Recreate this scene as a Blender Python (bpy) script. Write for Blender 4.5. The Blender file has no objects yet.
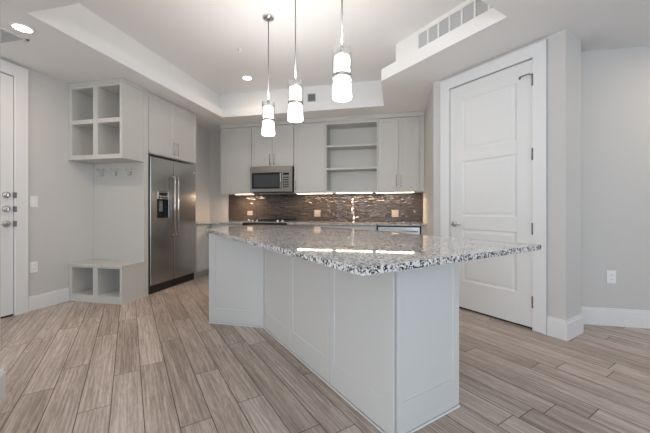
import bpy, bmesh, math, random
from mathutils import Vector, Matrix
random.seed(7)
S = bpy.context.scene
COL = S.collection
R45 = math.radians(-45)
SQ = math.sqrt(.5)

# ------------------------------------------------------------------ camera
FPX, YAW, HORIZON, EYE = 310.0, math.radians(12.7), 210.0, 1.12
cam_d = bpy.data.cameras.new('camera')
cam = bpy.data.objects.new('camera', cam_d); COL.objects.link(cam)
cam.location = (0, 0, EYE)
cam.rotation_euler = (math.radians(90), 0, YAW)
cam_d.sensor_fit = 'HORIZONTAL'; cam_d.sensor_width = 36
cam_d.lens = 36 * FPX / 650
cam_d.shift_y = (HORIZON - 216.5) / 650
cam_d.clip_start = .02
S.camera = cam

# ------------------------------------------------------------------ world, exposure, daylight
S.view_settings.view_transform = 'Standard'
S.view_settings.look = 'None'
S.view_settings.gamma = 1
S.view_settings.use_curve_mapping = False
S.view_settings.exposure = 0.46
W = bpy.data.worlds.new('sky'); S.world = W; W.use_nodes = True
wn = W.node_tree.nodes['Background']
wn.inputs[0].default_value = (.72, .84, 1, 1); wn.inputs[1].default_value = 1.0


def area(name, loc, to, sx, sy, power, colour):
    d = bpy.data.lights.new(name, 'AREA'); d.shape = 'RECTANGLE'
    d.size, d.size_y, d.energy, d.color = sx, sy, power, colour
    o = bpy.data.objects.new(name, d); COL.objects.link(o)
    o.location = loc
    o.rotation_euler = (Vector(to) - Vector(loc)).to_track_quat('-Z', 'Z').to_euler()
    return o


def uv(U, V, z=0):                       # the island's axes (45 degrees to the kitchen's) to world
    return Vector(((V - U) * SQ, (U + V) * SQ, z))


DAY = (.66, .83, 1)
for V_, w_, e_ in ((-2.6, 2.2, 45), (-.1, 2.0, 20), (1.55, 1.0, 4)):
    area('daylight_rear_window', uv(-3.36, V_, 1.40), uv(-2.36, V_, 2.40), w_, 2.1, e_, DAY)
area('added_side_fill', uv(-1.6, -4.06, 1.40), uv(-1.6, -3.06, 2.2), 2.6, 2.1, 78, (.94, .97, 1))  # added unseen side light, evens out the faces turned left
area('daylight_right_window', (3.9, 1.2, 1.35), (2.9, 1.2, 2.1), 2.0, 2.1, 5, DAY)
S.cycles.max_bounces = 10
S.cycles.diffuse_bounces = 6
S.cycles.use_denoising = True
S.cycles.sample_clamp_indirect = 4.0


# ------------------------------------------------------------------ materials
def nodes(name):
    m = bpy.data.materials.new(name); m.use_nodes = True
    nt = m.node_tree
    return m, nt, nt.nodes['Principled BSDF']


def paint(name, col, rough=.5, metal=0.0, vary=.02, scale=6, spec=.5, bump=0):
    m, nt, b = nodes(name)
    tc = nt.nodes.new('ShaderNodeTexCoord')
    n = nt.nodes.new('ShaderNodeTexNoise'); n.inputs['Scale'].default_value = scale
    nt.links.new(tc.outputs['Object'], n.inputs['Vector'])
    mx = nt.nodes.new('ShaderNodeMix'); mx.data_type = 'RGBA'
    mx.inputs['A'].default_value = (*[c * (1 - vary) for c in col], 1)
    mx.inputs['B'].default_value = (*[min(1, c * (1 + vary)) for c in col], 1)
    nt.links.new(n.outputs['Fac'], mx.inputs['Factor'])
    nt.links.new(mx.outputs['Result'], b.inputs['Base Color'])
    b.inputs['Roughness'].default_value = rough
    b.inputs['Metallic'].default_value = metal
    b.inputs['Specular IOR Level'].default_value = spec
    if bump:
        n2 = nt.nodes.new('ShaderNodeTexNoise'); n2.inputs['Scale'].default_value = 180
        nt.links.new(tc.outputs['Object'], n2.inputs['Vector'])
        bp = nt.nodes.new('ShaderNodeBump'); bp.inputs['Strength'].default_value = bump
        bp.inputs['Distance'].default_value = .002
        nt.links.new(n2.outputs['Fac'], bp.inputs['Height'])
        nt.links.new(bp.outputs['Normal'], b.inputs['Normal'])
    return m


def glow(name, col, strength, base=(.9, .9, .9)):
    m, nt, b = nodes(name)
    b.inputs['Base Color'].default_value = (*base, 1)
    b.inputs['Roughness'].default_value = .3
    b.inputs['Emission Color'].default_value = (*col, 1)
    b.inputs['Emission Strength'].default_value = strength
    return m


def ramp(nt, stops, interp='LINEAR'):
    r = nt.nodes.new('ShaderNodeValToRGB'); cr = r.color_ramp; cr.interpolation = interp
    while len(cr.elements) < len(stops): cr.elements.new(.5)
    for e, (p, c) in zip(cr.elements, stops):
        e.position = p; e.color = (*c, 1)
    return r


def granite_mat():
    m, nt, b = nodes('speckled_granite'); L = nt.links.new
    tc = nt.nodes.new('ShaderNodeTexCoord')
    nz = nt.nodes.new('ShaderNodeTexNoise'); nz.inputs['Scale'].default_value = 60; nz.inputs['Detail'].default_value = 3
    L(tc.outputs['Object'], nz.inputs['Vector'])
    sc = nt.nodes.new('ShaderNodeVectorMath'); sc.operation = 'SCALE'; sc.inputs['Scale'].default_value = .008
    L(nz.outputs['Color'], sc.inputs[0])
    ad = nt.nodes.new('ShaderNodeVectorMath'); ad.operation = 'ADD'
    L(tc.outputs['Object'], ad.inputs[0]); L(sc.outputs[0], ad.inputs[1])
    v1 = nt.nodes.new('ShaderNodeTexVoronoi'); v1.inputs['Scale'].default_value = 160
    L(ad.outputs[0], v1.inputs['Vector'])
    sp = nt.nodes.new('ShaderNodeSeparateColor'); L(v1.outputs['Color'], sp.inputs[0])
    r = ramp(nt, [(0, (.012, .012, .014)), (.24, (.08, .08, .085)), (.36, (.32, .315, .31)), (.50, (.58, .57, .56)), (.70, (.80, .79, .78))], 'CONSTANT')
    L(sp.outputs[0], r.inputs[0])
    v2 = nt.nodes.new('ShaderNodeTexVoronoi'); v2.inputs['Scale'].default_value = 85
    L(ad.outputs[0], v2.inputs['Vector'])
    s2 = nt.nodes.new('ShaderNodeSeparateColor'); L(v2.outputs['Color'], s2.inputs[0])
    r2 = ramp(nt, [(0, (1, 1, 1)), (.22, (0, 0, 0))], 'CONSTANT'); L(s2.outputs[1], r2.inputs[0])
    mx = nt.nodes.new('ShaderNodeMix'); mx.data_type = 'RGBA'
    L(r2.outputs[0], mx.inputs['Factor']); L(r.outputs[0], mx.inputs['A'])
    mx.inputs['B'].default_value = (.76, .75, .74, 1)
    L(mx.outputs['Result'], b.inputs['Base Color'])
    b.inputs['Roughness'].default_value = .03
    return m


def floor_mat():
    m, nt, b = nodes('oak_look_planks'); L = nt.links.new
    N = nt.nodes.new

    def mth(op, a, c=None):
        n = N('ShaderNodeMath'); n.operation = op
        for i, v in enumerate((a, c)):
            if v is None: continue
            if isinstance(v, (int, float)): n.inputs[i].default_value = v
            else: L(v, n.inputs[i])
        return n.outputs[0]
    tc = N('ShaderNodeTexCoord'); sx = N('ShaderNodeSeparateXYZ'); L(tc.outputs['Object'], sx.inputs[0])
    x, y = sx.outputs[0], sx.outputs[1]
    v = mth('DIVIDE', mth('ADD', y, .397 + .155 * 40), .155)
    row = mth('FLOOR', v); fv = mth('SUBTRACT', v, row)
    w1 = N('ShaderNodeTexWhiteNoise'); w1.noise_dimensions = '1D'; L(row, w1.inputs['W'])
    u = mth('ADD', mth('DIVIDE', x, 1.22), mth('MULTIPLY', w1.outputs['Value'], 9.0))
    col = mth('FLOOR', u); fu = mth('SUBTRACT', u, col)
    cb = N('ShaderNodeCombineXYZ'); L(row, cb.inputs[0]); L(col, cb.inputs[1])
    w2 = N('ShaderNodeTexWhiteNoise'); w2.noise_dimensions = '2D'; L(cb.outputs[0], w2.inputs['Vector'])
    rnd = w2.outputs['Value']
    sh = mth('MULTIPLY', rnd, 37.0)

    def grain(ax, ay, scale, detail, dist):
        c = N('ShaderNodeCombineXYZ')
        L(mth('ADD', mth('MULTIPLY', x, ax), sh), c.inputs[0]); L(mth('MULTIPLY', y, ay), c.inputs[1]); L(sh, c.inputs[2])
        n = N('ShaderNodeTexNoise'); n.inputs['Scale'].default_value = scale
        n.inputs['Detail'].default_value = detail; n.inputs['Distortion'].default_value = dist
        L(c.outputs[0], n.inputs['Vector'])
        return n.outputs['Fac']
    g1 = grain(.9, 30, 3.0, 9, .2)          # long fibres
    g2 = grain(.5, 5.0, 2.0, 3, .6)        # broad figure
    g3 = grain(5, 70, 4.0, 4, 0)             # pores
    rings = mth('FRACT', mth('MULTIPLY', g2, 9.0))
    rings = mth('ABSOLUTE', mth('SUBTRACT', rings, .5))
    fac = mth('ADD', mth('ADD', mth('MULTIPLY', g1, .46), mth('MULTIPLY', g2, .22)), mth('MULTIPLY', rings, .12))
    fac = mth('ADD', fac, mth('MULTIPLY', g3, .26))
    fac = mth('ADD', fac, mth('MULTIPLY', rnd, .11))
    r = ramp(nt, [(.30, (.145, .104, .080)), (.44, (.31, .242, .198)), (.56, (.475, .385, .328)), (.70, (.70, .60, .54))])
    L(fac, r.inputs[0])
    e1 = mth('MINIMUM', fv, mth('SUBTRACT', 1.0, fv))
    e2 = mth('MULTIPLY', mth('MINIMUM', fu, mth('SUBTRACT', 1.0, fu)), 1.22 / .155)
    e = mth('MINIMUM', e1, e2)
    seam = mth('LESS_THAN', e, .014)
    mx = N('ShaderNodeMix'); mx.data_type = 'RGBA'
    L(seam, mx.inputs['Factor']); L(r.outputs[0], mx.inputs['A']); mx.inputs['B'].default_value = (.07, .052, .042, 1)
    L(mx.outputs['Result'], b.inputs['Base Color'])
    b.inputs['Roughness'].default_value = .42
    b.inputs['Specular IOR Level'].default_value = .4
    bp = N('ShaderNodeBump'); bp.inputs['Strength'].default_value = .25; bp.inputs['Distance'].default_value = .002
    L(mth('SUBTRACT', g1, seam), bp.inputs['Height']); L(bp.outputs['Normal'], b.inputs['Normal'])
    return m


def tile_mat():
    m, nt, b = nodes('wavy_subway_tile'); L = nt.links.new; N = nt.nodes.new
    tc = N('ShaderNodeTexCoord'); sx = N('ShaderNodeSeparateXYZ'); L(tc.outputs['Object'], sx.inputs[0])
    cb = N('ShaderNodeCombineXYZ'); L(sx.outputs[0], cb.inputs[0]); L(sx.outputs[2], cb.inputs[1])
    br = N('ShaderNodeTexBrick'); br.inputs['Scale'].default_value = 1
    br.inputs['Brick Width'].default_value = .152; br.inputs['Row Height'].default_value = .0765
    br.inputs['Mortar Size'].default_value = .002; br.inputs['Mortar Smooth'].default_value = .3
    br.inputs['Color1'].default_value = (.052, .043, .040, 1); br.inputs['Color2'].default_value = (.075, .062, .057, 1)
    br.inputs['Mortar'].default_value = (.12, .105, .098, 1)
    L(cb.outputs[0], br.inputs['Vector']); L(br.outputs['Color'], b.inputs['Base Color'])
    b.inputs['Roughness'].default_value = .07
    n = N('ShaderNodeTexNoise'); n.inputs['Scale'].default_value = 15; n.inputs['Detail'].default_value = 1
    mp = N('ShaderNodeMapping'); mp.inputs['Scale'].default_value = (.55, 1.25, 1); L(cb.outputs[0], mp.inputs[0]); L(mp.outputs[0], n.inputs['Vector'])
    ml = N('ShaderNodeMath'); ml.operation = 'MULTIPLY_ADD'; ml.inputs[1].default_value = -.18
    L(br.outputs['Fac'], ml.inputs[0]); L(n.outputs['Fac'], ml.inputs[2])
    bp = N('ShaderNodeBump'); bp.inputs['Strength'].default_value = .9; bp.inputs['Distance'].default_value = .024
    L(ml.outputs[0], bp.inputs['Height']); L(bp.outputs['Normal'], b.inputs['Normal'])
    return m


def steel_mat(name='brushed_stainless', col=(.50, .49, .48), rough=.27):
    m, nt, b = nodes(name); L = nt.links.new; N = nt.nodes.new
    tc = N('ShaderNodeTexCoord'); mp = N('ShaderNodeMapping'); mp.inputs['Scale'].default_value = (1.5, 1.5, 260)
    L(tc.outputs['Object'], mp.inputs[0])
    n = N('ShaderNodeTexNoise'); n.inputs['Scale'].default_value = 1; n.inputs['Detail'].default_value = 4
    L(mp.outputs[0], n.inputs['Vector'])
    r = ramp(nt, [(.3, tuple(c * .9 for c in col)), (.7, tuple(c * 1.08 for c in col))]); L(n.outputs['Fac'], r.inputs[0])
    L(r.outputs[0], b.inputs['Base Color'])
    b.inputs['Metallic'].default_value = 1; b.inputs['Roughness'].default_value = rough
    return m


def glass_mat(name, tint=(1, 1, 1), refl=.08):
    m = bpy.data.materials.new(name); m.use_nodes = True; nt = m.node_tree
    nt.nodes.clear(); L = nt.links.new
    o = nt.nodes.new('ShaderNodeOutputMaterial'); mx = nt.nodes.new('ShaderNodeMixShader')
    t = nt.nodes.new('ShaderNodeBsdfTransparent'); t.inputs[0].default_value = (*tint, 1)
    g = nt.nodes.new('ShaderNodeBsdfGlossy'); g.inputs['Roughness'].default_value = .03
    lw = nt.nodes.new('ShaderNodeLayerWeight'); lw.inputs['Blend'].default_value = .35
    ma = nt.nodes.new('ShaderNodeMath'); ma.operation = 'MULTIPLY_ADD'; ma.inputs[1].default_value = .55; ma.inputs[2].default_value = refl
    L(lw.outputs['Facing'], ma.inputs[0]); L(ma.outputs[0], mx.inputs[0])
    L(t.outputs[0], mx.inputs[1]); L(g.outputs[0], mx.inputs[2]); L(mx.outputs[0], o.inputs[0])
    return m


M = dict(
    wall=paint('wall_paint_warm_grey', (.63, .615, .595), .85, vary=.01, bump=.06, spec=.25),
    ceil=paint('ceiling_paint_white', (.83, .825, .82), .9, vary=.008, bump=.08, spec=.2),
    trim=paint('trim_paint_white', (.80, .80, .80), .42, vary=.008),
    door=paint('door_paint_white', (.78, .78, .775), .45, vary=.008),
    cab=paint('cabinet_paint_pale_grey', (.595, .582, .55), .42, vary=.01),
    isl=paint('island_paint_pale_grey', (.68, .68, .665), .42, vary=.01),
    granite=granite_mat(), floor=floor_mat(), tile=tile_mat(), steel=steel_mat(),
    steelm=steel_mat('dark_stainless', (.34, .32, .30), .3),
    steel2=steel_mat('bright_stainless', (.68, .67, .66), .2),
    chrome=paint('chrome', (.80, .80, .80), .12, 1.0, vary=.01),
    nickel=paint('satin_nickel', (.58, .56, .53), .26, 1.0, vary=.02),
    hinge=paint('brushed_grey_metal', (.22, .215, .21), .4, .6, vary=.03),
    black=paint('black_plastic', (.012, .012, .013), .35, vary=.05),
    iron=paint('cast_iron', (.02, .02, .021), .6, vary=.1),
    bglass=paint('black_glass', (.015, .016, .018), .05, vary=.02),
    mesh=paint('dark_window_mesh', (.06, .065, .07), .12, vary=.06, scale=60),
    dark=paint('gap_shade_dark', (.02, .019, .018), .8, vary=.05),
    plate=paint('white_plastic_plate', (.90, .90, .89), .35, vary=.01),
    bplate=paint('taupe_plastic_plate', (.36, .31, .28), .4, vary=.01),
    slot=paint('slot_shadow_grey', (.16, .16, .16), .6, vary=.02),
    vent=paint('vent_grey', (.50, .51, .53), .6, vary=.03),
    ventd=paint('vent_dark_grey', (.20, .20, .20), .6, vary=.03),
    shade=glow('opal_glass_lit', (1, .97, .94), 7),
    can=glow('lamp_lens_lit', (1, .93, .84), 9),
    led=glow('led_strip_lit', (1, .80, .62), 10),
    glass=glass_mat('clear_glass'), pane=glass_mat('window_glass', (.97, .99, 1), .04),
)


# ------------------------------------------------------------------ mesh helpers
class MB:
    def __init__(s): s.bm = bmesh.new()

    def box(s, x0, x1, y0, y1, z0, z1, bev=0, seg=1):
        vs = [s.bm.verts.new(p) for p in ((x0, y0, z0), (x1, y0, z0), (x1, y1, z0), (x0, y1, z0), (x0, y0, z1), (x1, y0, z1), (x1, y1, z1), (x0, y1, z1))]
        fs = [s.bm.faces.new([vs[i] for i in q]) for q in ((3, 2, 1, 0), (4, 5, 6, 7), (0, 1, 5, 4), (1, 2, 6, 5), (2, 3, 7, 6), (3, 0, 4, 7))]
        if bev:
            es = list({e for f in fs for e in f.edges})
            bmesh.ops.bevel(s.bm, geom=es, offset=bev, segments=seg, profile=.5, affect='EDGES', clamp_overlap=True)
        return s

    def prism(s, poly, z0, z1, bev=0, seg=2):
        lo = [s.bm.verts.new((x, y, z0)) for x, y in poly]; hi = [s.bm.verts.new((x, y, z1)) for x, y in poly]
        n = len(poly)
        fs = [s.bm.faces.new(lo[::-1]), s.bm.faces.new(hi)]
        fs += [s.bm.faces.new((lo[i], lo[(i + 1) % n], hi[(i + 1) % n], hi[i])) for i in range(n)]
        bmesh.ops.recalc_face_normals(s.bm, faces=fs)
        if bev:
            es = [e for e in {e for f in fs for e in f.edges}]
            bmesh.ops.bevel(s.bm, geom=es, offset=bev, segments=seg, profile=.5, affect='EDGES', clamp_overlap=True)
        return s

    def tube(s, pts, r, n=12, caps=True):
        pts = [Vector(p) for p in pts]; rs = r if isinstance(r, (list, tuple)) else [r] * len(pts)
        rings = []; up = None
        for i, p in enumerate(pts):
            d = (pts[min(i + 1, len(pts) - 1)] - pts[max(i - 1, 0)]).normalized()
            a = up - d * up.dot(d) if up else d.orthogonal()
            a.normalize(); up = a; b = d.cross(a)
            rings.append([s.bm.verts.new(p + (a * math.cos(t) + b * math.sin(t)) * rs[i]) for t in (2 * math.pi * k / n for k in range(n))])
        for A, B in zip(rings, rings[1:]):
            for k in range(n):
                f = s.bm.faces.new((A[k], A[(k + 1) % n], B[(k + 1) % n], B[k])); f.smooth = True
        if caps:
            s.bm.faces.new(rings[0][::-1]); s.bm.faces.new(rings[-1])
        return s

    def lathe(s, prof, c=(0, 0, 0), n=32, closed=False, axis='z'):
        """prof: list of (r, h); h runs along the axis"""
        rings = []
        for r, h in prof:
            ring = []
            for k in range(n):
                t = 2 * math.pi * k / n
                a, b = r * math.cos(t), r * math.sin(t)
                p = (a, b, h) if axis == 'z' else (a, h, b)
                ring.append(s.bm.verts.new((p[0] + c[0], p[1] + c[1], p[2] + c[2])))
            rings.append(ring)
        fs = []
        pairs = list(zip(rings, rings[1:])) + ([(rings[-1], rings[0])] if closed else [])
        for A, B in pairs:
            for k in range(n):
                f = s.bm.faces.new((A[k], A[(k + 1) % n], B[(k + 1) % n], B[k])); f.smooth = True; fs.append(f)
        if not closed:
            fs.append(s.bm.faces.new(rings[0][::-1])); fs.append(s.bm.faces.new(rings[-1]))
        bmesh.ops.recalc_face_normals(s.bm, faces=fs)
        return s

    def frame(s, x0, x1, z0, z1, y0, y1, l, r, b, t, bev=0):
        """rectangular frame in the x-z plane with member widths left/right/bottom/top"""
        o = [(x0, z0), (x1, z0), (x1, z1), (x0, z1)]; i = [(x0 + l, z0 + b), (x1 - r, z0 + b), (x1 - r, z1 - t), (x0 + l, z1 - t)]
        V = {}
        for nm, P in (('o', o), ('i', i)):
            for k, (x, z) in enumerate(P):
                for j, y in enumerate((y0, y1)): V[nm, k, j] = s.bm.verts.new((x, y, z))
        fs = []
        for k in range(4):
            m = (k + 1) % 4
            fs.append(s.bm.faces.new((V['o', k, 0], V['o', m, 0], V['i', m, 0], V['i', k, 0])))
            fs.append(s.bm.faces.new((V['o', k, 1], V['i', k, 1], V['i', m, 1], V['o', m, 1])))
            fs.append(s.bm.faces.new((V['o', k, 0], V['o', k, 1], V['o', m, 1], V['o', m, 0])))
            fs.append(s.bm.faces.new((V['i', k, 0], V['i', m, 0], V['i', m, 1], V['i', k, 1])))
        bmesh.ops.recalc_face_normals(s.bm, faces=fs)
        if bev:
            es = [e for e in {e for f in fs for e in f.edges} if len(e.link_faces) == 2 and e.calc_face_angle(0) > .1]
            bmesh.ops.bevel(s.bm, geom=es, offset=bev, segments=1, profile=.5, affect='EDGES', clamp_overlap=True)
        return s

    def shaker(s, x0, x1, z0, z1, y, t=.02, rail=.06, deep=.007, stile=None):
        st = stile or rail
        s.frame(x0, x1, z0, z1, y, y + t, st, st, rail, rail, .0015)
        return s.box(x0 + st - .002, x1 - st + .002, y + deep, y + t - .001, z0 + rail - .002, z1 - rail + .002)

    def mesh(s, name, shift=(0, 0, 0)):
        bmesh.ops.translate(s.bm, verts=s.bm.verts, vec=-Vector(shift))
        me = bpy.data.meshes.new(name); s.bm.to_mesh(me); s.bm.free()
        return me


def tag(o, label=None, cat=None, group=None, kind=None):
    if label: o['label'] = label
    if cat: o['category'] = cat
    if group: o['group'] = group
    if kind: o['kind'] = kind
    return o


FR = {}                                  # frame of an Empty: its origin in its own rotated frame


def rot(p, rz):
    return Matrix.Rotation(rz, 4, 'Z') @ Vector(p)


def thing(name, label, cat, origin=(0, 0, 0), rz=0.0, group=None, kind=None):
    o = bpy.data.objects.new(name, None); COL.objects.link(o)
    o.empty_display_size = .1
    o.location = rot(origin, rz); o.rotation_euler = (0, 0, rz)
    FR[o.name] = Vector(origin)
    return tag(o, label, cat, group, kind)


def part(name, mb, mat, parent, label=None):
    p = parent
    while p.name not in FR: p = p.parent
    o = bpy.data.objects.new(name, mb.mesh(name, FR[p.name])); COL.objects.link(o)
    o.data.materials.append(M[mat]); o.parent = parent
    if label: o['label'] = label
    return o


def solo(name, mb, mat, label, cat, origin=(0, 0, 0), rz=0.0, group=None, kind=None):
    o = bpy.data.objects.new(name, mb.mesh(name, origin)); COL.objects.link(o)
    o.location = rot(origin, rz); o.rotation_euler = (0, 0, rz)
    o.data.materials.append(M[mat]); FR[o.name] = Vector(origin)
    return tag(o, label, cat, group, kind)


def struct(name, mb, mat, rz=0.0):
    return solo(name, mb, mat, None, None, (0, 0, 0), rz, kind='structure')


def bar_handle(x, z0, z1, y, r=.005, off=.03):
    """vertical bar pull in front of a door face at y (facing -y)"""
    return MB().tube([(x, y - off, z0), (x, y - off, z1)], r, 10).tube([(x, y, z0 + .02), (x, y - off, z0 + .02)], r * .8, 8).tube([(x, y, z1 - .02), (x, y - off, z1 - .02)], r * .8, 8)


# ================================================================== SETTING
C, T = 2.68, 3.14                        # soffit height, tray height
mb = MB().box(-6.2, 6.2, -6.2, 6.2, -.1, 0)
struct('floor', mb, 'floor', R45)

# ceiling with the recessed tray: soffit, lip, ledge, upper walls, upper ceiling
tray = [(-2.84, 1.875), (-2.84, 4.72), (-.16, 4.72), (-.16, 3.81), (.885, 2.764), (-.004, 1.875)]
LIP, SET = .14, .17


def offset(poly, d):
    n = len(poly); out = []
    A = sum(poly[i][0] * poly[(i + 1) % n][1] - poly[(i + 1) % n][0] * poly[i][1] for i in range(n))
    sg = 1 if A < 0 else -1
    for i in range(n):
        p0, p1, p2 = Vector(poly[i - 1]), Vector(poly[i]), Vector(poly[(i + 1) % n])
        d1, d2 = (p1 - p0).normalized(), (p2 - p1).normalized()
        n1, n2 = Vector((-d1.y, d1.x)) * sg, Vector((-d2.y, d2.x)) * sg
        k = d / (1 + n1.dot(n2))
        q = p1 + (n1 + n2) * k
        out.append((q.x, q.y))
    return out


tray_up = offset(tray, SET)
mb = MB(); bm = mb.bm
outer = [(-4.3, -6), (4.3, -6), (4.3, 5.7), (-4.3, 5.7)]
vo = [bm.verts.new((x, y, C)) for x, y in outer]
v0 = [bm.verts.new((x, y, C)) for x, y in tray]
v1 = [bm.verts.new((x, y, C + LIP)) for x, y in tray]
v2 = [bm.verts.new((x, y, C + LIP)) for x, y in tray_up]
v3 = [bm.verts.new((x, y, T)) for x, y in tray_up]
n = len(tray)
edges = [bm.edges.new((vo[i], vo[(i + 1) % 4])) for i in range(4)] + [bm.edges.new((v0[i], v0[(i + 1) % n])) for i in range(n)]
bmesh.ops.triangle_fill(bm, use_beauty=True, use_dissolve=False, edges=edges)
for A, B in ((v0, v1), (v1, v2), (v2, v3)):
    for i in range(n): bm.faces.new((A[i], A[(i + 1) % n], B[(i + 1) % n], B[i]))
bm.faces.new(v3)
# roof side so that the slab has thickness
top = [bm.verts.new((x, y, T + .15)) for x, y in outer]
bm.faces.new(top)
for i in range(4): bm.faces.new((vo[i], vo[(i + 1) % 4], top[(i + 1) % 4], top[i]))
bmesh.ops.recalc_face_normals(bm, faces=bm.faces)
struct('ceiling', mb, 'ceil')

WT = .15
DOORH = 2.53


def wall_with_openings(x0, x1, y0, y1, z1, ops):
    """wall along local x with rectangular openings (xa, xb, za, zb)"""
    m = MB(); x = x0
    for xa, xb, za, zb in sorted(ops):
        if xa > x: m.box(x, xa, y0, y1, 0, z1)
        if za > 0: m.box(xa, xb, y0, y1, 0, za)
        if zb < z1: m.box(xa, xb, y0, y1, zb, z1)
        x = xb
    if x < x1: m.box(x, x1, y0, y1, 0, z1)
    return m


RL = math.radians(90)                    # frame of the wall on the left: local x = world y, local y = -world x
struct('wall_left', wall_with_openings(-2.15, 5.6, 3.94, 4.09, C, [(1.57, 2.485, 0, DOORH + .01)]), 'wall', RL)
struct('wall_back', MB().box(-4.09, 4.1, 5.45, 5.6, 0, C), 'wall')
struct('wall_kitchen_left', MB().box(-3.94, -3.55, 4.462, 5.45, 0, C), 'wall')
struct('wall_kitchen_right', MB().box(.46, .58, 3.97, 5.45, 0, C), 'wall')
VW = 3.18                                # the pantry wall, across the corner at 45 degrees
struct('wall_pantry', wall_with_openings(-2.50, -1.15, VW, VW + .33, C, [(-2.293, -1.400, 0, DOORH + .01)]), 'wall', R45)
struct('wall_right', MB().box(1.72, 4.1, 3.54, 3.66, 0, C), 'wall')
struct('wall_side', wall_with_openings(-.95, 3.66, -4.1, -3.98, C, [(.2, 2.2, .3, 2.4)]), 'wall', RL)
RB, RS = math.radians(-135), math.radians(135)          # rear wall frame: x = -V, y = -U; side wall frame: x = U, y = -V
struct('wall_rear', wall_with_openings(-2.3, 4.3, 3.5, 3.62, C, [(1.5, 3.7, .3, 2.5), (-.9, 1.1, .3, 2.5), (-2.05, -1.05, .3, 2.5)]), 'wall', RB)
struct('wall_far_left', wall_with_openings(-3.6, 1.5, 4.2, 4.32, C, [(-2.9, -.3, .3, 2.5)]), 'wall', RS)
struct('wall_near', MB().box(-2.605, -1.7, -.80, -.65, 0, C), 'wall', R45)
# closet behind the pantry door
struct('wall_closet', MB().box(-2.5, -1.2, VW + .95, VW + 1.0, 0, C), 'wall', R45)


def baseboard(name, x0, x1, y, h=.16, rz=0.0, t=.018):
    m = MB().box(x0, x1, y - t, y, 0, h - .02, .002).box(x0, x1, y - t * .6, y, h - .022, h, .002)
    return struct(name, m, 'trim', rz)


baseboard('baseboard_left', 2.605, 3.04, 3.94, .165, RL)
# baseboard around the pantry pier
m = MB()
t = .018
for hh, tt in ((.145, t), (.17, t * .55)):
    m.prism([(-1.285, VW), (-1.285, VW - tt), (-1.15 + tt, VW - tt), (-1.15 + tt, VW + .335), (-1.15, VW + .335), (-1.15, VW)], 0, hh)
struct('baseboard_pantry', m, 'trim', R45)
baseboard('baseboard_right', 1.76, 3.97, 3.54, .17)
m = MB()
for hh, tt in ((.145, t), (.165, t * .55)):
    m.prism([(-1.7, -.65), (-1.7, -.65 + tt), (-2.605 - tt, -.65 + tt), (-2.605 - tt, -.82), (-2.605, -.82), (-2.605, -.65)], 0, hh)
struct('baseboard_near', m, 'trim', R45)

def casing(name, x0, x1, ztop, y, w, rz, wl=None):
    """flat casing round an opening x0..x1, on the face at y (room on the -y side)"""
    wl = wl or w
    m = MB()
    for a, b in ((x0 - wl, x0 + .004), (x1 - .004, x1 + w)):
        m.box(a, b, y - .02, y, 0, ztop + w, .003)
    m.box(x0 - wl, x1 + w, y - .0205, y, ztop - .004, ztop + w, .003)
    for a, b in ((x0 - wl, x0 - wl + .014), (x1 + w - .014, x1 + w)):   # back band
        m.box(a, b, y - .0225, y, 0, ztop + w, .001)
    m.box(x0 - wl, x1 + w, y - .0228, y, ztop + w - .014, ztop + w, .002)
    return struct(name, m, 'trim', rz)


casing('trim_1', -2.293, -1.400, DOORH + .01, VW, .112, R45)
casing('trim_2', 1.57, 2.485, DOORH + .01, 3.94, .115, RL)


def panel_door(name, x0, x1, z0, z1, y, panels, rz, mat='door', t=.04):
    m = MB()
    xs = (panels[0][0], panels[0][1])
    m.box(x0, xs[0], y, y + t, z0, z1, .002); m.box(xs[1], x1, y, y + t, z0, z1, .002)
    zs = sorted((p[2], p[3]) for p in panels); z = z0
    for a, b in zs:
        m.box(xs[0] - .001, xs[1] + .001, y, y + t, z, a); z = b
    m.box(xs[0] - .001, xs[1] + .001, y, y + t, z, z1)
    for a, b in zs:
        def ring(d0, y0, d1, y1):
            P = [[m.bm.verts.new((px, yy, pz)) for px, pz in ((xs[0] + d, a + d), (xs[1] - d, a + d), (xs[1] - d, b - d), (xs[0] + d, b - d))] for d, yy in ((d0, y0), (d1, y1))]
            for k in range(4): m.bm.faces.new((P[0][k], P[0][(k + 1) % 4], P[1][(k + 1) % 4], P[1][k]))
            return P[1]
        ring(0, y, .014, y + .008); ring(.014, y + .008, .03, y + .008); q = ring(.03, y + .008, .045, y + .004)
        m.bm.faces.new(q)
        m.box(xs[0] - .001, xs[1] + .001, y + .02, y + t - .002, a - .001, b + .001)
    o = solo(name, m, mat, None, None, (x0, y, z0), rz, kind='structure')
    return o


# pantry door (three panels), frame x = -U
pd = panel_door('door_1', -2.288, -1.405, .02, DOORH, VW + .004, [(-2.135, -1.555, .32, .91), (-2.135, -1.555, 1.05, 1.67), (-2.135, -1.555, 1.79, 2.36)], R45)
for z in (2.33, 1.64, .945, .265):
    h = MB().tube([(-1.401, VW - .010, z - .055), (-1.401, VW - .010, z + .055)], .012, 10).box(-1.412, -1.390, VW - .004, VW + .006, z - .05, z + .05)
    if z > 2:
        h.tube([(-1.401, VW - .006, z + .045), (-1.43, VW - .03, z + .06), (-1.50, VW - .035, z + .055)], .006, 8)
        h.tube([(-1.50, VW - .035, z + .055), (-1.515, VW - .015, z + .045)], .009, 8)
    part('hinge', h, 'hinge', pd)
part('rose', MB().lathe([(.032, VW + .004), (.032, VW - .004), (.026, VW - .012), (.014, VW - .014)], (-2.232, 0, .958), axis='y'), 'nickel', pd)
part('lever_handle', MB().tube([(-2.232, VW, .958), (-2.232, VW - .045, .958), (-2.222, VW - .055, .958), (-2.17, VW - .055, .958), (-2.115, VW - .05, .955)], [.011, .011, .012, .0095, .007], 12), 'nickel', pd)
part('latch_plate', MB().box(-2.2895, -2.2875, VW - .004, VW + .02, .90, 1.01), 'nickel', pd)
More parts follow.
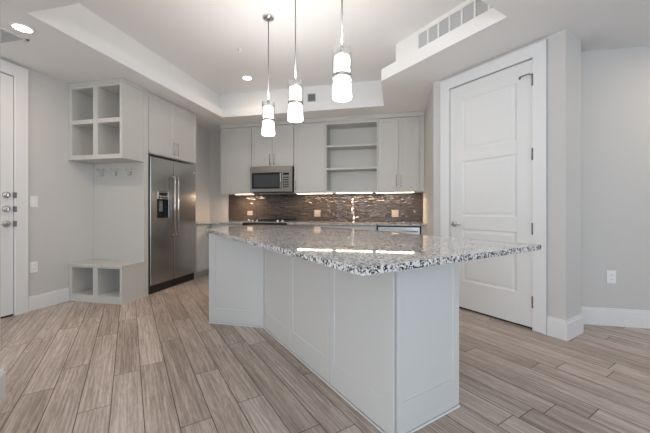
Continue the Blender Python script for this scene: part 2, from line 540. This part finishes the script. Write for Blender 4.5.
# entry door on the left wall
ed = panel_door('door_2', 1.575, 2.48, .02, DOORH, 3.944, [(1.75, 2.30, .32, 1.0), (1.75, 2.30, 1.25, 2.36)], RL)
for z, nm in ((1.277, 'deadbolt'), (1.13, 'deadbolt')):
    part(nm, MB().lathe([(.034, 3.944), (.034, 3.936), (.028, 3.925), (.018, 3.923)], (2.415, 0, z), axis='y').box(2.408, 2.422, 3.905, 3.93, z - .018, z + .018, .004), 'nickel', ed)
part('rose', MB().lathe([(.034, 3.944), (.034, 3.936), (.027, 3.928), (.014, 3.926)], (2.415, 0, .975), axis='y'), 'nickel', ed)
part('lever_handle', MB().tube([(2.415, 3.94, .975), (2.415, 3.895, .975), (2.405, 3.886, .975), (2.36, 3.886, .975), (2.30, 3.89, .972)], [.011, .011, .012, .0095, .007], 12), 'nickel', ed)
for z in (1.277, 1.13, .975):
    part('strike_plate', MB().box(2.474, 2.494, 3.917, 3.95, z - .03, z + .03), 'ventd', ed)
struct('gap_shade_1', MB().box(-2.293, -1.400, VW + .02, VW + .30, 0, .016), 'dark', R45)     # dark strip painted as the shade in the gap under the pantry door
struct('gap_shade_2', MB().box(1.57, 2.485, 3.955, 4.08, 0, .016), 'dark', RL)  # same painted gap shade under the entry door
struct('wall_corridor', MB().box(1.3, 2.8, 4.3, 4.35, 0, C), 'wall', RL)

# windows behind the camera for the daylight, the far left one added as fill
wi = 0
for (x0, x1, y, rz, zt) in ((1.5, 3.7, 3.5, RB, 2.5), (-.9, 1.1, 3.5, RB, 2.5), (-2.05, -1.05, 3.5, RB, 2.5), (-2.9, -.3, 4.2, RS, 2.5), (.2, 2.2, -4.1, RL, 2.4)):
    wi += 1
    m = MB().frame(x0, x1, .3, zt, y + .02, y + .1, .05, .05, .05, .05, .004)
    xm = (x0 + x1) / 2
    m.box(xm - .02, xm + .02, y + .03, y + .09, .35, zt - .05)
    w = solo('window_%d' % wi, m, 'trim', None, None, (x0, y, .3), rz, kind='structure')
    part('pane', MB().box(x0 + .04, x1 - .04, y + .058, y + .064, .34, zt - .04), 'pane', w)

# tiled splashback
solo('wall_backsplash', MB().box(-3.135, .46, 5.437, 5.45, .914, 1.415), 'tile', None, None, (0, 5.437, .914), kind='structure')

# ================================================================== KITCHEN ISLAND (frame x = -U, y = V)
A1, A2, B1 = 1.08, 1.595, -1.087         # body faces
gp = thing('kitchen_island', 'pale grey panelled kitchen island body with one angled wing panel', 'kitchen island', (-2.0, 1.5, 0), R45)


def wpt(x, y):                           # world to island frame
    return (-(y - x) * SQ, (x + y) * SQ)


wing0 = wpt(-1.215, 2.745); wing1 = wpt(-1.80, 2.745); wing2 = wpt(-1.80, 3.90); wing3 = wpt(-1.17, 3.90)
ins = .012
body = [(B1 - ins, A1 + ins), (B1 - ins, A2), (-1.42, A2), (-1.42, 1.93), (-3.45, 1.93), wing3, wing2, wpt(-1.80 + .001, 2.757), wpt(-1.21, 2.757)]
part('cabinet_body', MB().prism(body, 0, .883), 'isl', gp)
# long front: three framed panels on the face y = A1
xs = [-2.795, -2.232, -1.655, B1 - 0.0]
for a, b in zip(xs, xs[1:]):
    m = MB().frame(a + .003, b - .003 if b < B1 - .01 else b, .012, .883, A1, A1 + .02, .05, .05, .155, .05, .002)
    m.box(a + .04, b - .04, A1 + .005, A1 + .019, .15, .85)
    part('front_panel', m, 'isl', gp)
# right end: one framed panel on the face x = B1
m = MB()
m.box(B1 - .02, B1, A1 + .0015, A1 + .055, .012, .883, .002).box(B1 - .02, B1, A2 - .055, A2, .012, .883, .002)
m.box(B1 - .02, B1, A1 + .053, A2 - .053, .012, .17).box(B1 - .02, B1, A1 + .053, A2 - .053, .835, .883)
m.box(B1 - .019, B1 - .005, A1 + .05, A2 - .05, .16, .84)
part('end_panel', m, 'isl', gp)
# wing: framed panel facing the camera (square to the kitchen, 45 degrees to the island)
m = MB().frame(-1.80, -1.216, .012, .883, 2.745, 2.765, .075, .052, .14, .05, .002).box(-1.73, -1.26, 2.750, 2.764, .14, .84)
bmesh.ops.rotate(m.bm, verts=m.bm.verts, cent=(0, 0, 0), matrix=Matrix.Rotation(-R45, 3, 'Z'))
part('wing_panel', m, 'isl', gp)
# thin shoe moulding
m = MB()
m.box(-2.80, B1 + .008, A1 - .008, A1 + .004, 0, .008, .002).box(B1 - .004, B1 + .008, A1 - .008, A2, 0, .008, .002)
q = MB().box(-1.802, -1.21, 2.737, 2.75, 0, .008, .002)
bmesh.ops.rotate(q.bm, verts=q.bm.verts, cent=(0, 0, 0), matrix=Matrix.Rotation(-R45, 3, 'Z'))
part('shoe_moulding', m, 'trim', gp); part('shoe_moulding', q, 'trim', gp)

top = [(-.865, .70), (-.865, 2.06), wpt(-1.087, 4.0), wpt(-2.0, 4.0), wpt(-2.0, 2.99)]
solo('granite_countertop', MB().prism(top, .884, .914, .001, 1), 'granite', 'large polygonal speckled granite top overhanging the kitchen island', 'countertop', (-2.0, 1.4, .884), R45)

# ================================================================== BACK WALL CABINETS (world frame, front at y = 5.12)
YF, YC, YB = 5.12, 5.14, 5.447
Z0, Z1 = 1.415, 2.61
HG = 'wall cabinets along the back wall'


def wall_cabinet(label, x0, x1, z0, doors, handles, fill=()):
    t = thing('wall_cabinet', label, 'cabinet', ((x0 + x1) / 2, YB, z0), 0, HG)
    part('body', MB().box(x0, x1, YC, YB, z0, Z1), 'cab', t)
    ds = []
    for a, b in doors:
        ds.append(part('door', MB().shaker(a, b, z0 + .004, Z1 - .006, YF, .0195, .055), 'cab', t))
    for i, x, za, zb in handles:
        part('handle', bar_handle(x, za, zb, YF, .006), 'steel2' if x > 0 else 'nickel', ds[i])
    for a, b in fill:
        part('filler_strip', MB().box(a, b, YF + .004, YC, z0, Z1), 'cab', t)
    return t


wall_cabinet('single-door pale grey wall cabinet left of the microwave', -3.115, -2.506, Z0, [(-3.02, -2.51)], [], [(-3.115, -3.024)])
wall_cabinet('short two-door pale grey wall cabinet directly above the microwave', -2.502, -1.712, 1.885, [(-2.498, -2.108), (-2.104, -1.716)], [(0, -2.145, 1.91, 2.10), (1, -2.068, 1.91, 2.10)])
wall_cabinet('single-door pale grey wall cabinet between the microwave and the open shelves', -1.708, -1.152, Z0, [(-1.70, -1.156)], [(0, -1.665, 1.46, 1.62)])
wall_cabinet('two-door pale grey wall cabinet at the right end of the row', -.268, .456, Z0, [(-.264, .056), (.060, .378)], [(0, .022, 1.49, 1.68), (1, .094, 1.49, 1.68)], [(.382, .456)])
sh = thing('open_shelf_cabinet', 'open pale grey wall cabinet with two shelves and no door', 'shelf cabinet', (-.71, YB, Z0), 0, HG)
x0, x1 = -1.150, -.270
m = MB().box(x0, x0 + .02, YF, YB, Z0, Z1).box(x1 - .02, x1, YF, YB, Z0, Z1).box(x0 + .001, x1 - .001, YF + .001, YB - .001, Z0 + .0005, Z0 + .03).box(x0 + .001, x1 - .001, YF + .001, YB - .001, 2.56, Z1 - .0005)
part('carcass', m, 'cab', sh)
part('back_panel', MB().box(x0 + .01, x1 - .01, YB - .012, YB - .001, Z0 + .01, Z1 - .01), 'cab', sh)
for z in (2.195, 1.815):
    part('shelf', MB().box(x0 + .018, x1 - .018, YF + .012, YB - .01, z - .015, z + .018, .002), 'cab', sh)
m = MB().box(-3.118, .459, YF - .008, YC + .02, Z1 + .001, C - .001, .002).box(-3.118, .459, YF - .016, YC, Z1 + .045, C - .001, .003)
struct('trim_5', m, 'cab')

# under-cabinet light strips
for lab, a, b in (('short lit LED strip under the cabinet left of the microwave', -2.86, -2.51), ('lit LED strip under the single-door cabinet right of the microwave', -1.676, -1.05),
                  ('lit LED strip under the open shelf cabinet', -.98, -.37), ('lit LED strip under the rightmost two-door wall cabinet', -.305, .30)):
    t = thing('under_cabinet_light', lab, 'light', ((a + b) / 2, 5.22, Z0), 0, 'under-cabinet lights')
    part('housing', MB().box(a - .01, b + .01, 5.19, 5.25, Z0 - .008, Z0 - .0005), 'plate', t)
    part('lens', MB().box(a, b, 5.205, 5.235, Z0 - .013, Z0 - .0075), 'led', t)
    ld = bpy.data.lights.new('led_strip', 'AREA'); ld.shape = 'RECTANGLE'; ld.size, ld.size_y = b - a, .03
    ld.energy = (13 if b < -2 else 4.2) * (b - a); ld.color = (1, .70, .46)
    lo = bpy.data.objects.new('led_strip', ld); COL.objects.link(lo); lo.location = ((a + b) / 2, 5.22, Z0 - .016)

# ---- microwave
X0, X1, MY = -2.495, -1.715, 5.05
mw = thing('microwave', 'stainless over-range microwave with dark window under the short cabinet', 'microwave', (-2.105, YB, 1.435), 0)
part('case', MB().box(X0, X1, MY + .03, YB, 1.438, 1.880, .003), 'black', mw)
dr = part('door', MB().frame(X0, -1.90, 1.437, 1.878, MY, MY + .03, .03, .01, .055, .105, .003), 'steelm', mw)
part('window_surround', MB().box(X0 + .026, -1.905, MY + .004, MY + .029, 1.488, 1.778), 'bglass', dr)
part('window', MB().box(X0 + .075, -1.955, MY + .001, MY + .006, 1.525, 1.735, .001), 'mesh', dr)
part('handle', MB().tube([(-1.915, MY - .035, 1.50), (-1.915, MY - .035, 1.765)], .011, 12).tube([(-1.915, MY, 1.52), (-1.915, MY - .035, 1.52)], .008, 8).tube([(-1.915, MY, 1.745), (-1.915, MY - .035, 1.745)], .008, 8), 'steel2', dr)
part('control_panel', MB().frame(-1.898, X1, 1.437, 1.878, MY, MY + .03, .005, .045, .055, .105, .003).box(-1.894, X1 - .043, MY + .003, MY + .028, 1.49, 1.776), 'steelm', mw)
k = MB()
for i in range(3):
    for j in range(5): k.box(-1.878 + i * .036, -1.852 + i * .036, MY + .001, MY + .005, 1.51 + j * .04, 1.533 + j * .04)
k.box(-1.88, -1.775, MY + .001, MY + .005, 1.725, 1.76)
part('keypad', k, 'bglass', mw)
part('vent_grille', MB().box(X0 + .03, X1 - .03, MY + .02, MY + .1, 1.428, 1.44), 'black', mw)

# ---- range
rx0, rx1 = -2.482, -1.722
rg = thing('range', 'slide-in range with black front edge set between the back counters', 'range', (-2.10, 5.1, 0), 0)
part('body', MB().box(rx0 + .004, rx1 - .004, 4.83, 5.43, .06, .90), 'steel', rg)
od = part('oven_door', MB().box(rx0 + .006, rx1 - .006, 4.795, 4.828, .25, .855, .004), 'steel', rg)
part('oven_window', MB().box(rx0 + .12, rx1 - .12, 4.79, 4.80, .40, .70), 'bglass', od)
part('handle', MB().tube([(rx0 + .06, 4.745, .80), (rx1 - .06, 4.745, .80)], .011, 12).tube([(rx0 + .1, 4.80, .80), (rx0 + .1, 4.745, .80)], .008).tube([(rx1 - .1, 4.80, .80), (rx1 - .1, 4.745, .80)], .008), 'steel2', od)
part('drawer', MB().box(rx0 + .006, rx1 - .006, 4.80, 4.828, .07, .24, .004), 'steel', rg)
part('control_edge', MB().box(rx0 - .01, rx1 + .01, 4.755, 4.797, .862, .908, .006), 'black', rg)
part('cooktop', MB().box(rx0, rx1, 4.80, 5.40, .90, .924, .003), 'steel', rg)
for i, x in enumerate((-2.42, -2.35, -2.27, -1.90, -1.82)):
    part('knob', MB().lathe([(.022, .924), (.022, .935), (.017, .955), (.012, .957)], (x, 4.86, 0), 16), 'steel2', rg)
g = MB()
for cx in (-2.30, -2.10, -1.90):
    for dy in (-.13, 0, .13): g.box(cx - .085, cx + .085, 5.10 + dy - .006, 5.10 + dy + .006, .928, .944)
    for dx in (-.08, 0, .08): g.box(cx + dx - .006, cx + dx + .006, 4.95, 5.25, .924, .942)
part('grate', g, 'iron', rg)
part('rear_vent', MB().box(rx0 + .03, rx1 - .01, 5.33, 5.40, .924, .965, .004), 'black', rg)

# ---- base cabinets and their counters
BG = 'base cabinets along the back wall'
CY = 4.83


def base_cabinet(label, x0, x1, doors, group=BG, rz=0.0, cy=CY, back=5.44, drawers=False):
    t = thing('base_cabinet', label, 'cabinet', ((x0 + x1) / 2, back, 0), rz, group)
    part('body', MB().box(x0, x1, cy + .02, back, .1, .883).box(x0, x1, cy + .09, back, 0, .1), 'cab', t)
    for a, b in doors:
        zt = .86
        if drawers:
            d = part('drawer', MB().box(a, b, cy, cy + .0195, .735, .865, .002), 'cab', t)
            zt = .728
        d = part('door', MB().shaker(a, b, .108, zt, cy, .0195, .055), 'cab', t)
        part('handle', bar_handle(b - .035, zt - .19, zt - .03, cy), 'nickel', d)
    return t


base_cabinet('pale grey base cabinet left of the range under the back counter', -3.135, -2.486, [(-3.10, -2.49)], drawers=True)
base_cabinet('pale grey sink base cabinet between the range and the dishwasher', -1.718, -.278, [(-1.71, -1.24), (-1.236, -.76), (-.756, -.282)], drawers=True)
struct('trim_6', MB().box(.388, .459, CY, 5.44, 0, .883), 'cab')
sc_ = base_cabinet('narrow pale grey base cabinet squeezed beside the refrigerator', 4.466, 5.43, [(4.47, 4.76)], None, RL, 3.15, 3.547)
part('corner_filler', MB().box(4.764, 4.85, 3.152, 3.17, .1, .883), 'cab', sc_)


def counter(label, x0, x1, y0, y1, rz=0.0):
    return solo('granite_countertop', MB().box(x0, x1, y0, y1, .884, .914, .001, 1), 'granite', label, 'countertop', ((x0 + x1) / 2, (y0 + y1) / 2, .884), rz, None)


solo('granite_countertop', MB().prism([(-3.547, 4.466), (-3.12, 4.466), (-3.12, 4.80), (-2.486, 4.80), (-2.486, 5.436), (-3.547, 5.436)], .884, .914, .001, 1), 'granite', 'small L-shaped granite counter in the corner between refrigerator and range', 'countertop', (-3.0, 5.1, .884))
counter('long granite counter piece along the back wall right of the range', -1.718, .459, 4.80, 5.437)

# ---- dishwasher
dw = thing('dishwasher', 'stainless dishwasher with dark surround under the right end of the back counter', 'dishwasher', (.055, 5.1, 0), 0)
part('tub', MB().box(-.272, .382, 4.85, 5.43, .02, .878), 'black', dw)
part('surround', MB().frame(-.274, .384, .10, .88, 4.822, 4.85, .02, .02, .02, .012), 'black', dw)
d = part('door', MB().box(-.252, .362, 4.805, 4.85, .12, .862, .004), 'steel2', dw)
part('handle', MB().tube([(-.22, 4.775, .80), (.33, 4.775, .80)], .010, 12).tube([(-.19, 4.805, .80), (-.19, 4.775, .80)], .007).tube([(.30, 4.805, .80), (.30, 4.775, .80)], .007), 'steel2', d)
part('toe_kick', MB().box(-.27, .38, 4.90, 4.92, .02, .10), 'black', dw)

# ---- faucet
fx, fy = -.69, 5.30
fc = thing('faucet', 'tall slim chrome faucet standing on the back counter', 'faucet', (fx, fy, .914), 0)
part('base', MB().lathe([(.026, .9145), (.026, .925), (.018, .945), (.015, .99)], (fx, fy, 0), 20), 'chrome', fc)
pts = [(fx, fy, .98), (fx, fy, 1.22)] + [(fx, fy - .085 + .085 * math.cos(a), 1.22 + .085 * math.sin(a)) for a in [math.pi * k / 10 for k in range(1, 11)]] + [(fx, fy - .17, 1.14)]
part('spout', MB().tube(pts, .0115, 12), 'chrome', fc)
part('spray_head', MB().tube([(fx, fy - .17, 1.15), (fx, fy - .17, 1.06)], [.014, .017], 12), 'chrome', fc)
part('lever_handle', MB().tube([(fx, fy, .985), (fx + .03, fy, .99), (fx + .085, fy - .01, 1.005)], [.009, .008, .006], 10), 'chrome', fc)

# ---- outlets on the tile
for lab, x, z, w, h in (('horizontal taupe outlet plate on the tile left of the range', -2.685, 1.062, .11, .08), ('square taupe outlet plate on the tile between range and faucet', -1.365, 1.06, .115, .12),
                        ('square taupe outlet plate on the tile right of the faucet', 0.005, 1.06, .115, .12)):
    t = thing('outlet_plate', lab, 'outlet', (x, 5.437, z), 0, 'outlets on the tiled splashback')
    part('plate', MB().box(x - w / 2, x + w / 2, 5.430, 5.4368, z - h / 2, z + h / 2, .002), 'bplate', t)
    for dx in (-.027, .027):
        part('socket', MB().box(x + dx - .017, x + dx + .017, 5.4285, 5.431, z - h * .3, z + h * .3, .001), 'bplate', t)


def wall_plate(name, label, x, z, y, rz, kind, group=None):
    t = thing(name, label, 'switch' if kind == 'switch' else 'outlet', (x, y, z), rz, group)
    part('plate', MB().box(x - .038, x + .038, y - .007, y - .0003, z - .062, z + .062, .002), 'plate', t)
    if kind == 'switch':
        part('rocker', MB().box(x - .017, x + .017, y - .011, y - .006, z - .033, z + .033, .002), 'plate', t)
    else:
        for dz in (-.022, .022):
            s_ = part('socket', MB().lathe([(.017, y - .0065), (.017, y - .010), (.015, y - .0105)], (x, 0, z + dz), 20, axis='y'), 'plate', t)
            part('slots', MB().box(x - .008, x - .005, y - .0112, y - .010, z + dz - .006, z + dz + .006).box(x + .005, x + .008, y - .0112, y - .010, z + dz - .006, z + dz + .006), 'slot', s_)


wall_plate('wall_switch', 'white rocker switch on the left wall beside the entry door', 2.665, 1.215, 3.94, RL, 'switch')
wall_plate('wall_outlet', 'white outlet low on the left wall beside the entry door', 2.665, .484, 3.94, RL, 'outlet')
wall_plate('wall_outlet', 'white outlet low on the grey wall at far right', 2.043, .472, 3.54, 0, 'outlet')

# ================================================================== REFRIGERATOR AND ITS ENCLOSURE (frame x = world y, y = -world x)
F = 3.14
fr = thing('refrigerator', 'stainless side-by-side refrigerator with ice dispenser', 'refrigerator', (3.945, 3.5, 0), RL)
part('body', MB().box(3.452, 4.435, F + .075, 3.92, .03, 1.825, .004), 'black', fr)
for a, b, nm in ((3.478, 3.918, 'freezer_door'), (3.926, 4.432, 'fridge_door')):
    m = MB()
    if nm == 'freezer_door':
        dx0, dx1, dz0, dz1 = 3.60, 3.815, 1.01, 1.375
        # door with the dispenser opening cut out
        m.frame(a, b, .115, 1.835, F, F + .07, dx0 - a, b - dx1, dz0 - .115, 1.835 - dz1, .006)
    else:
        m.box(a, b, F, F + .07, .115, 1.835, .008, 2)
    o = part(nm, m, 'steel', fr)
    if nm == 'freezer_door':
        dsp = part('dispenser_recess', MB().box(dx0, dx1, F + .062, F + .069, dz0, dz1).box(dx0, dx0 + .006, F + .003, F + .065, dz0, dz1).box(dx1 - .006, dx1, F + .003, F + .065, dz0, dz1).box(dx0, dx1, F + .002, F + .065, dz0, dz0 + .015), 'bglass', o)
        part('dispenser_panel', MB().box(dx0 + .003, dx1 - .003, F - .003, F + .06, 1.27, dz1 - .003, .003), 'steel2', o)
        bt = MB()
        for i in range(4): bt.box(dx0 + .022 + i * .048, dx0 + .046 + i * .048, F - .006, F, 1.285, 1.303)
        bt.box(dx0 + .03, dx1 - .03, F - .006, F, 1.32, 1.36)
        part('dispenser_buttons', bt, 'bglass', o)
        part('paddle', MB().box(3.675, 3.74, F + .035, F + .05, 1.10, 1.25, .004), 'ventd', o)
    hx = 3.872 if nm == 'freezer_door' else 3.946
    part('handle', MB().tube([(hx, F - .055, .73), (hx, F - .058, 1.17), (hx, F - .055, 1.62)], .013, 14).tube([(hx, F, .76), (hx, F - .055, .76)], .012, 10).tube([(hx, F, 1.59), (hx, F - .055, 1.59)], .012, 10), 'steel2', o)
part('toe_grille', MB().box(3.46, 4.43, F + .03, F + .075, .0, .105, .003), 'black', fr)
part('side_gap_shade', MB().box(3.452, 3.474, F + .012, F + .075, .10, 1.83), 'black', fr)  # black strip standing in for the shaded gap left of the refrigerator
part('badge', MB().box(4.365, 4.395, F - .002, F + .001, 1.70, 1.73, .0005), 'chrome', fr)

fc2 = thing('refrigerator_cabinet', 'two-door pale grey cabinet above the refrigerator', 'cabinet', (3.94, 3.9, 1.86), RL)
part('body', MB().box(3.445, 4.45, F + .021, 3.935, 1.868, C - .004), 'cab', fc2)
for a, b, hx in ((3.45, 3.938, 3.902), (3.942, 4.446, 3.978)):
    d = part('door', MB().shaker(a, b, 1.876, 2.652, F, .02, .055), 'cab', fc2)
    part('handle', bar_handle(hx, 1.905, 2.10, F), 'nickel', d)

# tall panel between the refrigerator and the mudroom nook
tp = thing('end_panel', 'tall pale grey panel between refrigerator and bench nook', 'panel', (-3.54, 3.405, 0), 0)
part('board', MB().box(-3.938, -3.14, 3.37, 3.442, 0, C - .003, .002), 'cab', tp)
part('shoe_moulding', MB().box(-3.142, -3.132, 3.37, 3.442, 0, .012), 'cab', tp)

# ---- mudroom bench and hanging cubby
be = thing('storage_bench', 'low pale grey bench with two open cubbies on the floor', 'bench', (-3.54, 3.2, 0), 0)
bx0, bx1, by0, by1 = -3.936, -3.142, 3.045, 3.368
part('seat_board', MB().box(bx0, bx1 + .008, by0 - .014, by1, .437, .462, .003), 'cab', be)
m = MB().box(bx0, bx0 + .052, by0, by1, 0, .437).box(bx1 - .036, bx1, by0, by1, 0, .437).box(bx0 + .001, bx1 - .001, by0 + .001, by1, 0, .088).box(bx0 + .002, bx1 - .002, by1 - .012, by1 - .001, 0, .437).box(bx0 + .001, bx1 - .001, by0 + .001, by1, .417, .437)
part('carcass', m, 'cab', be)
part('divider', MB().box(-3.568, -3.50, by0 + .002, by1, .086, .418), 'cab', be)
part('plinth_trim', MB().box(bx0, bx1 + .006, by0 - .006, by0 + .01, 0, .02, .002), 'cab', be)
cu = thing('wall_cubby', 'pale grey cubby cabinet with four open compartments above the bench', 'cubby', (-3.54, 3.2, 1.735), 0)
m = MB().box(bx0, bx0 + .052, by0, by1, 1.737, C - .004).box(bx1 - .036, bx1, by0, by1, 1.737, C - .004).box(bx0 + .001, bx1 - .001, by0 + .001, by1, 1.737, 1.79).box(bx0 + .001, bx1 - .001, by0 + .001, by1, 2.605, C - .004).box(bx0 + .002, bx1 - .002, by1 - .012, by1 - .001, 1.737, C - .004)
part('carcass', m, 'cab', cu)
part('divider', MB().box(-3.568, -3.50, by0 + .002, by1, 1.789, 2.606), 'cab', cu)
part('shelf', MB().box(bx0 + .05, bx1 - .035, by0 + .003, by1, 2.17, 2.223), 'cab', cu)
part('crown', MB().box(bx0, bx1 + .008, by0 - .008, by1, 2.640, C - .002, .003), 'cab', cu)
part('light_rail', MB().box(bx0, bx1 + .004, by0 - .004, by1, 1.735, 1.752, .002), 'cab', cu)
for lab, x in (('leftmost small metal double coat hook under the cubby', -3.775), ('middle small metal double coat hook under the cubby', -3.555), ('rightmost small metal double coat hook under the cubby', -3.335)):
    z, y = 1.60, 3.37
    t = thing('coat_hook', lab, 'hook', (x, y, z), 0, 'coat hooks on the panel')
    part('backplate', MB().box(x - .011, x + .011, y - .005, y + .0008, z - .028, z + .028, .003), 'nickel', t)
    for sgn in (-1, 1):
        part('prong', MB().tube([(x, y - .004, z + .0), (x + sgn * .02, y - .028, z + .012), (x + sgn * .045, y - .045, z + .045), (x + sgn * .05, y - .045, z + .06)], [.005, .005, .005, .008], 8), 'nickel', t)
    part('lower_hook', MB().tube([(x, y - .004, z - .015), (x, y - .03, z - .035), (x, y - .05, z - .03), (x, y - .055, z - .01)], [.005, .005, .005, .007], 8), 'nickel', t)

# ================================================================== CEILING FITTINGS
for lab, (U, V), z0 in (('leftmost and farthest of the three lit pendant lamps', (3.065, 1.235), 1.908), ('middle one of the three lit pendant lamps', (2.44, 1.235), 1.906), ('rightmost and nearest of the three lit pendant lamps', (1.735, 1.235), 1.884)):
    x, y = -U, V
    t = thing('pendant_lamp', lab, 'pendant lamp', (x, y, T), R45, 'pendant lamps over the island')
    part('canopy', MB().lathe([(.062, T - .001), (.062, T - .012), (.05, T - .022), (.012, T - .03)], (x, y, 0), 28), 'chrome', t)
    part('stem', MB().tube([(x, y, T - .025), (x, y, z0 + .345)], .0055, 10), 'hinge', t)
    part('cap', MB().lathe([(.010, z0 + .36), (.015, z0 + .35), (.015, z0 + .312), (.012, z0 + .31)], (x, y, 0), 24).tube([(x - .064, y, z0 + .33), (x + .064, y, z0 + .33)], .003, 8), 'hinge', t)
    part('upper_shade', MB().lathe([(.050, z0 + .163), (.053, z0 + .18), (.053, z0 + .275), (.050, z0 + .285), (.046, z0 + .285), (.046, z0 + .26)], (x, y, 0)), 'shade', t)
    part('lower_shade', MB().lathe([(.050, z0 + .012), (.064, z0), (.067, z0 + .006), (.0625, z0 + .08), (.056, z0 + .142), (.045, z0 + .146)], (x, y, 0)), 'shade', t)
    part('band', MB().lathe([(.0545, z0 + .139), (.066, z0 + .139), (.066, z0 + .162), (.0545, z0 + .162)], (x, y, 0), closed=True), 'nickel', t)
    part('glass_sleeve', MB().lathe([(.0645, z0 + .125), (.067, z0 + .125), (.067, z0 + .338), (.0645, z0 + .338)], (x, y, 0), closed=True), 'glass', t)
    ld = bpy.data.lights.new('pendant_bulb', 'SPOT'); ld.energy = 11; ld.color = (1, .97, .93); ld.shadow_soft_size = .04
    ld.spot_size = math.radians(165); ld.spot_blend = .5
    lo = bpy.data.objects.new('pendant_bulb', ld); COL.objects.link(lo); lo.location = uv(U, V, z0 + .37); lo.rotation_euler = (math.pi, 0, 0)
    ld = bpy.data.lights.new('pendant_bulb', 'POINT'); ld.energy = 4; ld.color = (1, .97, .93); ld.shadow_soft_size = .06
    lo = bpy.data.objects.new('pendant_bulb', ld); COL.objects.link(lo); lo.location = uv(U, V, z0 - .075)


def can_light(label, x, y, z, r=.064, power=40):
    t = thing('recessed_light', label, 'ceiling light', (x, y, z), 0, 'recessed ceiling lights')
    part('trim_ring', MB().lathe([(r, z - .0005), (r + .02, z - .0005), (r + .018, z - .006), (r, z - .008)], (x, y, 0), closed=True), 'trim', t)
    part('lens', MB().lathe([(r + .002, z - .001), (r + .002, z - .004), (r * .6, z - .005)], (x, y, 0)), 'can', t)
    ld = bpy.data.lights.new('recessed_bulb', 'AREA'); ld.shape = 'DISK'; ld.size = 2 * r; ld.energy = power; ld.color = (1, .84, .67)
    lo = bpy.data.objects.new('recessed_bulb', ld); COL.objects.link(lo); lo.location = (x, y, z - .012)


can_light('round lit recessed light in the low ceiling near the entry door', -3.11, 2.02, C, power=6)
can_light('round recessed light in the low ceiling above the far right grey wall', 2.75, 2.75, C, power=5.5)
can_light('round lit recessed light in the raised ceiling behind the pendants', -2.20, 4.36, T, power=2.0)

t = thing('ceiling_vent', 'grey ceiling register beside the recessed light near the entry door', 'vent', (-3.48, 1.98, C), 0)
m = MB()
vx0, vx1, vy0, vy1 = -3.68, -3.27, 1.74, 2.18
for a in ((vx0, vx0 + .025, vy0, vy1), (vx1 - .025, vx1, vy0, vy1), (vx0, vx1, vy0, vy0 + .025), (vx0, vx1, vy1 - .025, vy1)): m.box(*a, C - .008, C - .0005, .001)
part('frame', m, 'trim', t)
m = MB()
for i in range(13): m.box(vx0 + .02, vx1 - .02, vy0 + .025 + i * .0305, vy0 + .052 + i * .0305, C - .006, C - .002)
part('louvres', m, 'vent', t)
part('duct_cover', MB().box(vx0 + .01, vx1 - .01, vy0 + .01, vy1 - .01, C - .002, C - .0005), 'ventd', t)

# long return grille on the upper tray wall that faces the camera side (frame x = -U, y = V)
GV = 2.58 + SET
gx0, gx1, gz0, gz1 = -2.38, -1.30, 2.885, 3.09
t = thing('return_grille', 'long white wall grille divided by upright bars on the raised ceiling edge', 'vent', ((gx0 + gx1) / 2, GV, gz0), R45)
part('backing', MB().box(gx0, gx1, GV - .003, GV - .0005, gz0, gz1), 'vent', t)
m = MB().frame(gx0 - .012, gx1 + .012, gz0 - .012, gz1 + .012, GV - .012, GV - .0005, .018, .018, .018, .018, .001)
nsec = 8
for i in range(1, nsec):
    xx = gx0 + (gx1 - gx0) * i / nsec
    m.box(xx - .010, xx + .010, GV - .014, GV - .001, gz0, gz1)
part('frame', m, 'trim', t)
m = MB()
for j in range(9): m.box(gx0, gx1, GV - .006, GV - .003, gz0 + .006 + j * .0222, gz0 + .021 + j * .0222)
part('louvres', m, 'vent', t)
t = thing('tray_vent', 'small dark square register on the raised ceiling back wall', 'vent', (-1.32, 4.89, 2.95), 0)
part('frame', MB().frame(-1.395, -1.255, 2.885, 3.02, 4.880, 4.8895, .012, .012, .012, .012, .001), 'vent', t)
m = MB()
for j in range(6): m.box(-1.385, -1.265, 4.882, 4.886, 2.899 + j * .019, 2.911 + j * .019)
part('louvres', m, 'ventd', t)
part('backing', MB().box(-1.385, -1.265, 4.886, 4.8895, 2.895, 3.01), 'slot', t)
t = thing('sprinkler', 'tiny white sprinkler head on the raised ceiling left of the pendants', 'sprinkler', (-1.9, 3.56, T), 0)
part('escutcheon', MB().lathe([(.03, T - .0005), (.03, T - .004), (.012, T - .008)], (-1.9, 3.56, 0), 20), 'plate', t)
part('head', MB().lathe([(.008, T - .006), (.008, T - .03), (.018, T - .032), (.018, T - .035)], (-1.9, 3.56, 0), 16), 'plate', t)
